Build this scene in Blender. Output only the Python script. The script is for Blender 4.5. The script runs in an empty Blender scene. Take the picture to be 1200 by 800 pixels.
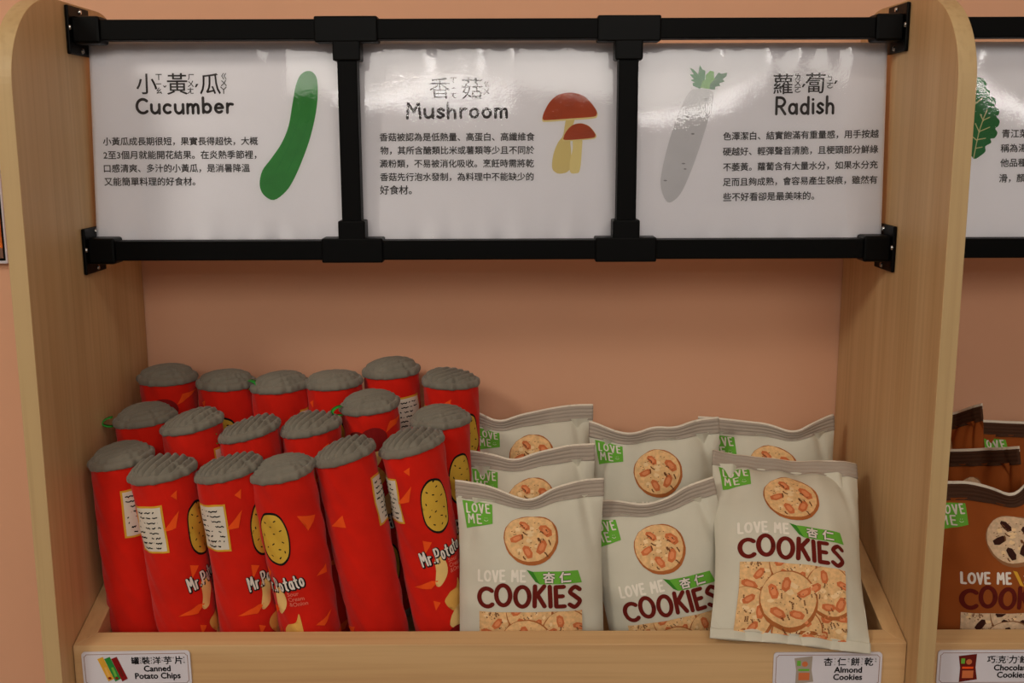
import bpy, bmesh, math, random
import numpy as np
from mathutils import Matrix, Vector, noise

# ------------------------------------------------------------------ camera, world, lights, exposure
ZO = 1.35                                   # height of the eye-level datum above the floor
SC = bpy.context.scene
COL = SC.collection
CAM = np.array([.0245, -1.0691, -.0132])
PITCH, YAW, ROLL, F = .185, .0003, -.0033, 1283.8


def cam_basis():
    cp, sp = math.cos(PITCH), math.sin(PITCH)
    f = np.array([math.sin(YAW) * cp, math.cos(YAW) * cp, -sp])
    r = np.array([math.cos(YAW), -math.sin(YAW), 0.])
    u = np.cross(r, f)
    return math.cos(ROLL) * r + math.sin(ROLL) * u, -math.sin(ROLL) * r + math.cos(ROLL) * u, f


CR, CU, CF = cam_basis()
cd = bpy.data.cameras.new('camera')
cd.sensor_width = 36.0
cd.lens = F / 1200 * 36
cd.clip_start = .02
cam = bpy.data.objects.new('camera', cd)
COL.objects.link(cam)
M = Matrix.Identity(4)
for i in range(3):
    M[i][0], M[i][1], M[i][2] = CR[i], CU[i], -CF[i]
M[0][3], M[1][3], M[2][3] = CAM[0], CAM[1], CAM[2] + ZO
cam.matrix_world = M
SC.camera = cam

W = bpy.data.worlds.new('room_ambient')
SC.world = W
W.use_nodes = True
bg = W.node_tree.nodes['Background']
bg.inputs[0].default_value = (1.0, .93, .85, 1)
bg.inputs[1].default_value = .30


def area(name, loc, target, size, power, col):
    d = bpy.data.lights.new(name, 'AREA')
    d.shape = 'RECTANGLE'
    d.size, d.size_y = size
    d.energy = power
    d.color = col
    o = bpy.data.objects.new(name, d)
    COL.objects.link(o)
    o.location = loc
    o.rotation_euler = (Vector(target) - Vector(loc)).to_track_quat('-Z', 'Y').to_euler()
    return o


area('ceiling_spot_key', (-1.35, -1.5, 2.54), (0.15, .2, 1.0), (.6, .6), 24, (1, .94, .82))
area('ceiling_spot_near', (.55, -.95, 2.56), (0.1, .2, 1.1), (.35, .35), 4, (1, .94, .82))
area('ceiling_panel_fill', (.2, -3.2, 2.5), (0, 0, 1.0), (2.4, 1.0), 41, (1, .95, .87))

SC.view_settings.view_transform = 'Standard'
SC.view_settings.look = 'None'
SC.view_settings.gamma = 1
SC.view_settings.use_curve_mapping = False
SC.view_settings.exposure = 0.0


def at(px, py, Y):
    """point on the depth plane y=Y seen at a photograph position (datum coordinates, metres)"""
    d = CF + (px - 600) / F * CR - (py - 400) / F * CU
    t = (Y - CAM[1]) / d[1]
    return CAM + t * d


# ------------------------------------------------------------------ helpers
def link(name, me, parent=None, mats=(), smooth=False):
    o = bpy.data.objects.new(name, me)
    COL.objects.link(o)
    if parent is not None:
        o.parent = parent
    for m in mats:
        me.materials.append(m)
    if smooth:
        me.polygons.foreach_set('use_smooth', [True] * len(me.polygons))
    return o


def tag(o, label=None, cat=None, group=None, kind=None):
    if label: o['label'] = label
    if cat: o['category'] = cat
    if group: o['group'] = group
    if kind: o['kind'] = kind
    return o


def empty(name, loc=(0, 0, 0)):
    o = bpy.data.objects.new(name, None)
    COL.objects.link(o)
    o.location = loc
    o.empty_display_size = .02
    return o


def mesh(name, verts, faces, parent=None, mats=(), smooth=False):
    me = bpy.data.meshes.new(name)
    me.from_pydata([tuple(map(float, v)) for v in verts], [], faces)
    me.update()
    return link(name, me, parent, mats, smooth)


def local(o, parent):
    """verts are given in world space: take the parent's location off"""
    o.matrix_parent_inverse = Matrix.Translation(-Vector(parent.location))
    return o


def boxobj(name, lo, hi, mat, parent=None, bevel=0.0, seg=2):
    bm = bmesh.new()
    bmesh.ops.create_cube(bm, size=1)
    for v in bm.verts:
        v.co = Vector([lo[i] + (v.co[i] + .5) * (hi[i] - lo[i]) for i in range(3)])
    if bevel:
        bmesh.ops.bevel(bm, geom=list(bm.edges), offset=bevel, segments=seg, affect='EDGES', profile=.5)
    me = bpy.data.meshes.new(name)
    bm.to_mesh(me)
    bm.free()
    return link(name, me, parent, [mat])


def prism(name, prof, x0, x1, mat, parent=None, bevel=0.0):
    """closed profile in (y, z) extruded along x"""
    bm = bmesh.new()
    a = [bm.verts.new((x0, y, z)) for y, z in prof]
    b = [bm.verts.new((x1, y, z)) for y, z in prof]
    n = len(prof)
    bm.faces.new(a)
    bm.faces.new(list(reversed(b)))
    for i in range(n):
        bm.faces.new((a[i], b[i], b[(i + 1) % n], a[(i + 1) % n]))
    bmesh.ops.recalc_face_normals(bm, faces=bm.faces)
    if bevel:
        es = [e for e in bm.edges if e.is_manifold and e.calc_face_angle(0) > .6]
        bmesh.ops.bevel(bm, geom=es, offset=bevel, segments=2, affect='EDGES', profile=.5)
    me = bpy.data.meshes.new(name)
    bm.to_mesh(me)
    bm.free()
    return link(name, me, parent, [mat])


# ------------------------------------------------------------------ materials
def srgb(r, g, b):
    def f(c):
        c /= 255
        return c / 12.92 if c <= .04045 else ((c + .055) / 1.055) ** 2.4
    return (f(r), f(g), f(b), 1)


def mat(name, col, rough=.6, spec=.5, metal=0, bump=None, var=0, varscale=8, sheen=0, coat=0):
    m = bpy.data.materials.new(name)
    m.use_nodes = True
    nt = m.node_tree
    p = nt.nodes['Principled BSDF']
    p.inputs['Base Color'].default_value = col
    p.inputs['Roughness'].default_value = rough
    p.inputs['Specular IOR Level'].default_value = spec
    p.inputs['Metallic'].default_value = metal
    p.inputs['Sheen Weight'].default_value = sheen
    p.inputs['Coat Weight'].default_value = coat
    tc = nt.nodes.new('ShaderNodeTexCoord')
    n = nt.nodes.new('ShaderNodeTexNoise')
    n.inputs['Scale'].default_value = varscale
    n.inputs['Detail'].default_value = 5
    nt.links.new(tc.outputs['Object'], n.inputs['Vector'])
    r = nt.nodes.new('ShaderNodeValToRGB')
    v = max(var, .02)
    r.color_ramp.elements[0].position, r.color_ramp.elements[1].position = .3, .7
    r.color_ramp.elements[0].color = tuple(c * (1 - v) for c in col[:3]) + (1,)
    r.color_ramp.elements[1].color = tuple(min(1, c * (1 + v)) for c in col[:3]) + (1,)
    nt.links.new(n.outputs[0], r.inputs[0])
    nt.links.new(r.outputs[0], p.inputs['Base Color'])
    if bump:
        n2 = nt.nodes.new('ShaderNodeTexNoise')
        n2.inputs['Scale'].default_value = bump[0]
        n2.inputs['Detail'].default_value = bump[3] if len(bump) > 3 else 3
        nt.links.new(tc.outputs['Object'], n2.inputs['Vector'])
        b = nt.nodes.new('ShaderNodeBump')
        b.inputs['Strength'].default_value = bump[1]
        b.inputs['Distance'].default_value = bump[2]
        nt.links.new(n2.outputs[0], b.inputs['Height'])
        nt.links.new(b.outputs[0], p.inputs['Normal'])
    return m


def wood(name, axis, base, dark, light, seed=0.):
    """pale laminate: broad soft bands and fine fibres that run along one axis"""
    m = bpy.data.materials.new(name)
    m.use_nodes = True
    nt = m.node_tree
    N, L = nt.nodes, nt.links
    p = N['Principled BSDF']
    p.inputs['Roughness'].default_value = .48
    p.inputs['Specular IOR Level'].default_value = .35
    tc = N.new('ShaderNodeTexCoord')

    def noise_on(scale, stretch, detail, off, dist=0):
        mp = N.new('ShaderNodeMapping')
        s = [scale] * 3
        s[axis] = scale * stretch
        mp.inputs['Scale'].default_value = s
        mp.inputs['Location'].default_value = (off, off * 1.7, off * .6)
        L.new(tc.outputs['Object'], mp.inputs['Vector'])
        n = N.new('ShaderNodeTexNoise')
        n.inputs['Scale'].default_value = 1
        n.inputs['Detail'].default_value = detail
        n.inputs['Distortion'].default_value = dist
        L.new(mp.outputs[0], n.inputs['Vector'])
        return n
    a = noise_on(22, .05, 2, 3.1 + seed, .4)
    b = noise_on(160, .02, 4, 7.7 + seed)
    c = noise_on(420, .03, 3, 1.3 + seed)
    r = N.new('ShaderNodeValToRGB')
    r.color_ramp.elements[0].position, r.color_ramp.elements[1].position = .34, .66
    r.color_ramp.elements[0].color, r.color_ramp.elements[1].color = base, light
    L.new(a.outputs[0], r.inputs[0])
    r2 = N.new('ShaderNodeValToRGB')
    r2.color_ramp.elements[0].position, r2.color_ramp.elements[1].position = .45, .8
    r2.color_ramp.elements[0].color, r2.color_ramp.elements[1].color = (0, 0, 0, 1), (1, 1, 1, 1)
    L.new(b.outputs[0], r2.inputs[0])
    mx = N.new('ShaderNodeMixRGB')
    mx.inputs[2].default_value = dark
    ml = N.new('ShaderNodeMath')
    ml.operation = 'MULTIPLY'
    ml.inputs[1].default_value = .45
    L.new(r2.outputs[0], ml.inputs[0])
    L.new(ml.outputs[0], mx.inputs[0])
    L.new(r.outputs[0], mx.inputs[1])
    L.new(mx.outputs[0], p.inputs['Base Color'])
    bp = N.new('ShaderNodeBump')
    bp.inputs['Strength'].default_value = .15
    bp.inputs['Distance'].default_value = .0003
    L.new(c.outputs[0], bp.inputs['Height'])
    L.new(bp.outputs[0], p.inputs['Normal'])
    return m


WB, WD, WL = srgb(202, 162, 114), srgb(172, 128, 84), srgb(214, 178, 130)
wood_v = wood('maple_laminate_upright', 2, WB, WD, WL)
wood_x = wood('maple_laminate_across', 0, WB, WD, WL, 4)
wood_y = wood('maple_laminate_depth', 1, WB, WD, WL, 9)
wood_e = wood('maple_edge_banding', 2, srgb(190, 160, 114), srgb(164, 132, 90), srgb(200, 172, 126), 6)
pink = mat('pink_wall_paint', srgb(222, 169, 136), .75, .2, bump=(90, .12, .001), var=.03, varscale=3)
cream = mat('ceiling_paint', srgb(225, 215, 200), .9, .1)
floor_m = mat('floor_vinyl', srgb(150, 125, 100), .5, .3, var=.1)
black = mat('black_powder_coat', srgb(4, 4, 4), .5, .08, bump=(600, .1, .0004))
blackp = mat('black_plastic_fitting', srgb(3, 3, 3), .42, .10)
screw_m = mat('steel_screw', srgb(190, 190, 190), .25, .5, metal=1)
paper = mat('white_paper', srgb(244, 241, 245), .6, .3)
ink = mat('dark_ink', srgb(62, 56, 56), .6, .3)
tagwhite = mat('tag_card', srgb(216, 212, 220), .35, .4)
tagblack = mat('tag_ink', srgb(22, 20, 22), .5, .3)
tagline = mat('tag_border_ink', srgb(150, 105, 80), .5, .3)
FB = (900, .25, .0004)


def cloth(name, c, var=.04, vs=30, **k):
    return mat(name, c, .85, .15, bump=FB, var=var, varscale=vs, **k)


red = cloth('red_plush', srgb(208, 26, 8), .10, sheen=.1)
capgrey = cloth('grey_cap_plush', srgb(122, 116, 104), .08, sheen=.2)
panelwhite = cloth('label_white', srgb(215, 205, 190))
yellow = cloth('print_yellow', srgb(214, 160, 50), .06)
potato = cloth('print_potato', srgb(212, 170, 62), .06)
blackink = cloth('print_black', srgb(22, 20, 20))
orange = cloth('print_orange', srgb(240, 84, 26))
darkred = cloth('print_dark_red', srgb(132, 22, 22))
chipm = cloth('print_chip', srgb(224, 170, 84), .08)
chipm2 = cloth('print_chip_light', srgb(236, 196, 124), .06)
pinkink = cloth('print_pale_red', srgb(226, 120, 100))
whiteink = cloth('print_white', srgb(225, 215, 205))
greenloop = mat('green_ribbon', srgb(40, 150, 50), .6, .3)
bagbeige = cloth('beige_bag_fabric', srgb(206, 201, 184), .03)
sealbeige = cloth('beige_seal_fabric', srgb(166, 153, 140), .04)
lining = cloth('white_lining', srgb(228, 216, 198))
green = cloth('print_green', srgb(104, 172, 58), .04)
greend = cloth('print_green_dark', srgb(60, 130, 40), .04)
ghost = cloth('print_pale_grey', srgb(236, 228, 214))
maroon = cloth('print_maroon', srgb(104, 28, 20), .05)
cookie = cloth('print_cookie', srgb(226, 182, 128), .16, vs=240)
cookied = cloth('print_cookie_rim', srgb(172, 100, 52), .10)
cookiel = cloth('print_cookie_light', srgb(238, 204, 156), .10)
almond = cloth('print_almond', srgb(204, 112, 66), .10)
almondl = cloth('print_almond_light', srgb(222, 140, 92), .08)
crack = cloth('print_crack', srgb(118, 74, 44))
bagbrown = cloth('brown_bag_fabric', srgb(148, 76, 30), .04)
sealbrown = cloth('dark_brown_seal', srgb(74, 48, 34), .05)
choc = cloth('print_chocolate', srgb(58, 28, 20), .1)
maroon2 = cloth('print_maroon_on_brown', srgb(94, 26, 18), .05)
palecookie = cloth('print_pale_cookie', srgb(214, 182, 148), .16, vs=240)
palecookied = cloth('print_pale_cookie_rim', srgb(146, 100, 66), .1)
vgreen = mat('ink_cucumber', srgb(48, 142, 56), .6, .3, var=.08, varscale=60)
vdark = mat('ink_leaf_dark', srgb(18, 112, 44), .6, .3)
vmid = mat('ink_leaf_mid', srgb(32, 134, 56), .6, .3)
vlime = mat('ink_leaf_lime', srgb(110, 178, 62), .6, .3)
vcap = mat('ink_mushroom_cap', srgb(178, 68, 14), .6, .3, var=.08, varscale=80)
vstem = mat('ink_mushroom_stem', srgb(238, 220, 152), .6, .3)
vstem2 = mat('ink_mushroom_stem_shade', srgb(228, 207, 136), .6, .3)
vrad = mat('ink_radish', srgb(214, 212, 215), .6, .3, var=.03, varscale=40)
vradd = mat('ink_radish_mark', srgb(150, 147, 150), .6, .3)
vvein = mat('ink_vein', srgb(206, 200, 140), .6, .3)


def film_material():
    m = bpy.data.materials.new('clear_laminate_film')
    m.use_nodes = True
    nt = m.node_tree
    N, L = nt.nodes, nt.links
    for n in list(N):
        N.remove(n)
    out = N.new('ShaderNodeOutputMaterial')
    tr = N.new('ShaderNodeBsdfTransparent')
    gl = N.new('ShaderNodeBsdfGlossy')
    gl.inputs['Roughness'].default_value = .035
    mx = N.new('ShaderNodeMixShader')
    fr = N.new('ShaderNodeFresnel')
    fr.inputs['IOR'].default_value = 1.5
    tc = N.new('ShaderNodeTexCoord')
    n1 = N.new('ShaderNodeTexNoise')
    n1.inputs['Scale'].default_value = 330
    n1.inputs['Detail'].default_value = 2
    n2 = N.new('ShaderNodeTexNoise')
    n2.inputs['Scale'].default_value = 26
    n2.inputs['Detail'].default_value = 1
    ad = N.new('ShaderNodeMath')
    ad.operation = 'MULTIPLY_ADD'
    ad.inputs[1].default_value = .30
    L.new(tc.outputs['Object'], n1.inputs['Vector'])
    L.new(tc.outputs['Object'], n2.inputs['Vector'])
    L.new(n1.outputs[0], ad.inputs[0])
    L.new(n2.outputs[0], ad.inputs[2])
    bp = N.new('ShaderNodeBump')
    bp.inputs['Strength'].default_value = 1
    bp.inputs['Distance'].default_value = .0001
    L.new(ad.outputs[0], bp.inputs['Height'])
    L.new(bp.outputs[0], gl.inputs['Normal'])
    L.new(fr.outputs[0], mx.inputs[0])
    L.new(tr.outputs[0], mx.inputs[1])
    L.new(gl.outputs[0], mx.inputs[2])
    L.new(mx.outputs[0], out.inputs['Surface'])
    return m


film = film_material()
tube = bpy.data.materials.new('lamp_diffuser')
tube.use_nodes = True
tp = tube.node_tree.nodes['Principled BSDF']
tp.inputs['Emission Color'].default_value = (1, .96, .92, 1)
tp.inputs['Emission Strength'].default_value = 22

# ------------------------------------------------------------------ the setting
D = .3335                        # depth of the wall behind the shelf front
s = boxobj('wall_back', (-4.2, D, 0), (4.6, D + .12, 2.6), pink); tag(s, kind='structure')
s = boxobj('floor', (-4.2, -8.5, -.05), (4.6, D + .12, 0), floor_m); tag(s, kind='structure')
s = boxobj('ceiling', (-4.2, -8.5, 2.6), (4.6, D + .12, 2.68), cream); tag(s, kind='structure')

# ------------------------------------------------------------------ shelf unit
HW, T = .45, .018
shelf = empty('display_shelf', (0, .16, 0))
tag(shelf, 'pale maple shelf unit with round-topped upright side boards against the pink wall', 'shelf')


def side_panel(x0):
    prof = [(0, 0)]
    for k in range(0, 25):
        a = k / 24 * math.pi / 2
        prof.append((.128 - .128 * math.cos(a) ** .9, ZO + .03 + .099 * math.sin(a) ** .95))
    for k in range(0, 21):
        a = k / 20 * math.pi / 2
        prof.append((.235 + .096 * math.sin(a), ZO + .129 - .09 * (1 - math.cos(a))))
    prof.append((.331, 0))
    o = prism('side_panel', prof, x0, x0 + T, wood_v, shelf, .0006)
    me = o.data
    me.materials.append(wood_e)
    for f in me.polygons:                      # the banded narrow edge
        if abs(f.normal.x) < .5:
            f.material_index = 1
    return local(o, shelf)


side_panel(-HW - T)
side_panel(HW)
side_panel(3 * HW + T)
for cx in (0, 2 * HW + T):
    o = boxobj('shelf_board', (cx - HW + .0005, .03, ZO - .80), (cx + HW - .0005, D - .004, ZO - .782), wood_x, shelf, .001)
    local(o, shelf)

SL = .32                                        # the trays climb towards the wall


def zt(y): return -.551 + SL * (y - .031)


def tray(cx, label):
    r = empty('display_bin', (cx, .18, ZO - .64))
    tag(r, label, 'bin', 'wooden display bins in the shelf unit')
    x0, x1, y0, y1, t = cx - HW + .0008, cx + HW - .0008, .031, D - .003, .020

    def lz(y, d): return ZO + zt(y) + d
    # mitred frame boards
    def mitred(name, quad, depth, mt, slope=True):
        top = [(x, y, lz(y, 0)) for x, y in quad]
        bot = [(x, y, (ZO - .74 if name == 'front_board' else lz(y, -depth))) for x, y in quad]
        n = 4
        fs = [tuple(range(n)), tuple(reversed(range(n, 2 * n)))] + [(i, i + n, (i + 1) % n + n, (i + 1) % n) for i in range(n)]
        bm = bmesh.new()
        vs = [bm.verts.new(v) for v in top + bot]
        for f in fs:
            bm.faces.new([vs[i] for i in f])
        bmesh.ops.recalc_face_normals(bm, faces=bm.faces)
        bmesh.ops.bevel(bm, geom=list(bm.edges), offset=.0007, segments=2, affect='EDGES', profile=.5)
        me = bpy.data.meshes.new(name)
        bm.to_mesh(me)
        bm.free()
        return local(link(name, me, r, [mt]), r)
    mitred('front_board', [(x0, y0), (x1, y0), (x1 - t, y0 + t), (x0 + t, y0 + t)], .18, wood_x)
    mitred('side_board', [(x0, y0), (x0 + t, y0 + t), (x0 + t, y1), (x0, y1)], .13, wood_y)
    mitred('side_board', [(x1, y0), (x1, y1), (x1 - t, y1), (x1 - t, y0 + t)], .13, wood_y)
    g = .0006
    bb = mitred('bottom_board', [(x0 + t + g, y0 + t + g), (x1 - t - g, y0 + t + g), (x1 - t - g, y1), (x0 + t + g, y1)], .1, wood_x)
    # lower the bottom board
    for v in bb.data.vertices:
        hi = v.co.z > ZO + zt(v.co.y) - .05
        v.co.z += -.0995 if hi else -.005
    return r


tray(0, 'wooden bin holding the red plush chip cans and the beige plush cookie bags')
tray(2 * HW + T, 'wooden bin beyond the upright board, holding the brown plush cookie bags')


def floorz(y): return zt(y) - .09


# ------------------------------------------------------------------ metal frames
def frame(cx, label):
    yc = .16
    fr = empty('metal_frame', (cx, yc, ZO))
    tag(fr, label, 'frame', 'black metal picture frames across the shelf bays')
    x0, x1 = cx - HW, cx + HW
    zs = (.1005, -.1375)
    a = .0108
    for z in zs:
        local(boxobj('rail', (x0 + .004, yc - a, ZO + z - a), (x1 - .004, yc + a, ZO + z + a), black, fr, .0012), fr)
    for mx in (cx - .1525, cx + .1520):
        local(boxobj('mullion', (mx - .0107, yc - a * .98, ZO + zs[1] + a), (mx + .0107, yc + a * .98, ZO + zs[0] - a), black, fr, .0012), fr)
        for z, sg in ((zs[0], -1), (zs[1], 1)):
            bm = bmesh.new()

            def bx(lo, hi):
                g = bmesh.ops.create_cube(bm, size=1)['verts']
                for v in g:
                    v.co = Vector([lo[i] + (v.co[i] + .5) * (hi[i] - lo[i]) for i in range(3)])
                bmesh.ops.bevel(bm, geom=list({e for v in g for e in v.link_edges}), offset=.0016, segments=2, affect='EDGES', profile=.5)
            b = .0136
            bx((mx - .034, yc - b, ZO + z - b), (mx + .034, yc + b, ZO + z + b))
            zz = sorted((z, z + sg * .033))
            bx((mx - .0150, yc - b + .0004, ZO + zz[0]), (mx + .0150, yc + b - .0004, ZO + zz[1]))
            me = bpy.data.meshes.new('tee_connector')
            bm.to_mesh(me)
            bm.free()
            local(link('tee_connector', me, fr, [blackp]), fr)
    for z in zs:
        for x, sg in ((x0, 1), (x1, -1)):
            bm = bmesh.new()

            def bx(lo, hi, bev):
                lo, hi = [min(p, q) for p, q in zip(lo, hi)], [max(p, q) for p, q in zip(lo, hi)]
                g = bmesh.ops.create_cube(bm, size=1)['verts']
                for v in g:
                    v.co = Vector([lo[i] + (v.co[i] + .5) * (hi[i] - lo[i]) for i in range(3)])
                bmesh.ops.bevel(bm, geom=list({e for v in g for e in v.link_edges}), offset=bev, segments=2, affect='EDGES', profile=.5)
            bx((x + sg * .0004, yc - .021, ZO + z - .0255), (x + sg * .0045, yc + .038, ZO + z + .0255), .0012)
            bx((x + sg * .003, yc - .0145, ZO + z - .0145), (x + sg * .034, yc + .0145, ZO + z + .0145), .003)
            me = bpy.data.meshes.new('end_bracket')
            bm.to_mesh(me)
            bm.free()
            br = local(link('end_bracket', me, fr, [blackp]), fr)
            for sy, sz in ((.012, .0205), (-.0185, .002), (.012, -.0205)):
                bm = bmesh.new()
                bmesh.ops.create_cone(bm, cap_ends=True, segments=12, radius1=.003, radius2=.0022, depth=.0016,
                                      matrix=Matrix.Translation((x + sg * .0052, yc + sy, ZO + z + sz)) @ Matrix.Rotation(math.pi / 2 * sg, 4, 'Y'))
                me = bpy.data.meshes.new('screw')
                bm.to_mesh(me)
                bm.free()
                sc = link('screw', me, br, [screw_m])
                sc.matrix_parent_inverse = Matrix.Identity(4)
    return fr


frame(0, 'black tube frame holding the cucumber, mushroom and radish posters')
frame(2 * HW + T, 'black tube frame holding the leafy vegetable poster beyond the upright board')


# ------------------------------------------------------------------ flat artwork toolkit
def arc(cx, cy, rx, ry, a0, a1, n=20):
    return [(cx + rx * math.cos(math.radians(a0 + (a1 - a0) * i / n)), cy + ry * math.sin(math.radians(a0 + (a1 - a0) * i / n))) for i in range(n + 1)]


def spline(P, n=6):
    Q = [P[0]] + list(P) + [P[-1]]
    out = []
    for i in range(1, len(Q) - 2):
        p0, p1, p2, p3 = map(np.array, (Q[i - 1], Q[i], Q[i + 1], Q[i + 2]))
        for k in range(n):
            t = k / n
            out.append(tuple(.5 * ((2 * p1) + (-p0 + p2) * t + (2 * p0 - 5 * p1 + 4 * p2 - p3) * t * t + (-p0 + 3 * p1 - 3 * p2 + p3) * t ** 3)))
    out.append(tuple(P[-1]))
    return out


def closed(P, n=4):
    out = []
    m = len(P)
    for i in range(m):
        p0, p1, p2, p3 = [np.array(P[(i + k) % m], float) for k in (-1, 0, 1, 2)]
        for k in range(n):
            t = k / n
            out.append(tuple(.5 * ((2 * p1) + (-p0 + p2) * t + (2 * p0 - 5 * p1 + 4 * p2 - p3) * t * t + (-p0 + 3 * p1 - 3 * p2 + p3) * t ** 3)))
    return out


_P = [[(.08, 0), (.08, 1)], spline([(.08, .98), (.42, .96), (.58, .73), (.42, .48), (.08, .46)])]
_o = arc(.27, .3, .21, .28, 0, 360)
GL = {
    'C': (.68, [arc(.4, .5, .34, .46, 48, 312)]),
    'O': (.80, [arc(.4, .5, .34, .46, 0, 360, 26)]),
    'K': (.64, [[(.08, 0), (.08, 1)], [(.56, 1), (.1, .45)], [(.22, .58), (.6, 0)]]),
    'I': (.16, [[(.08, 0), (.08, 1)]]),
    'E': (.60, [[(.55, 1), (.08, 1), (.08, 0), (.56, 0)], [(.08, .52), (.47, .52)]]),
    'S': (.62, [spline([(.58, .84), (.34, .98), (.1, .76), (.34, .53), (.57, .28), (.32, .02), (.06, .16)])]),
    'L': (.52, [[(.08, 1), (.08, 0), (.5, 0)]]),
    'V': (.60, [[(.02, 1), (.3, 0), (.58, 1)]]),
    'M': (.80, [[(.05, 0), (.12, 1), (.4, .42), (.68, 1), (.75, 0)]]),
    'P': (.62, _P),
    'R': (.66, _P + [[(.3, .46), (.62, 0)]]),
    'u': (.56, [spline([(.06, .6), (.07, .2), (.22, .02), (.40, .10), (.5, .3)]), [(.5, .6), (.5, 0)]]),
    'c': (.50, [arc(.28, .3, .22, .28, 50, 310)]),
    'm': (.74, [[(.06, 0), (.06, .6)], spline([(.06, .4), (.2, .59), (.34, .48), (.36, 0)]), spline([(.36, .4), (.5, .59), (.64, .48), (.66, 0)])]),
    'b': (.54, [[(.06, 0), (.06, 1)], _o]),
    'e': (.54, [[(.08, .31), (.48, .33)] + arc(.27, .3, .21, .28, 10, 315)]),
    'r': (.38, [[(.06, 0), (.06, .6)], spline([(.06, .38), (.18, .57), (.36, .56)])]),
    's': (.42, [spline([(.38, .5), (.22, .6), (.08, .47), (.22, .31), (.38, .16), (.2, .01), (.04, .1)])]),
    'h': (.54, [[(.06, 0), (.06, 1)], spline([(.06, .36), (.22, .58), (.42, .46), (.44, 0)])]),
    'o': (.54, [_o]),
    'a': (.58, [_o, [(.5, .58), (.52, 0)]]),
    'd': (.56, [_o, [(.49, 1), (.49, 0)]]),
    'i': (.16, [[(.08, 0), (.08, .58)], [(.08, .82), (.081, .83)]]),
    't': (.40, [[(.18, .9), (.18, .1), (.32, .0)], [(.02, .6), (.36, .6)]]),
    '.': (.14, [[(.06, .02), (.061, .03)]]),
    'N': (.68, [[(.06, 0), (.06, 1), (.6, 0), (.6, 1)]]),
}
_txt = {}


def text_mesh(sx, res=3):
    if (sx, res) not in _txt:
        c = bpy.data.curves.new('t', 'FONT')
        c.body = sx
        c.resolution_u = res
        o = bpy.data.objects.new('t', c)
        COL.objects.link(o)
        bpy.context.view_layer.update()
        dg = bpy.context.evaluated_depsgraph_get()
        ev = o.evaluated_get(dg)
        m = ev.to_mesh()
        V = np.array([v.co[:2] for v in m.vertices])
        Fc = [tuple(p.vertices) for p in m.polygons]
        ev.to_mesh_clear()
        bpy.data.objects.remove(o)
        bpy.data.curves.remove(c)
        _txt[(sx, res)] = (V, Fc)
    return _txt[(sx, res)]


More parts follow.
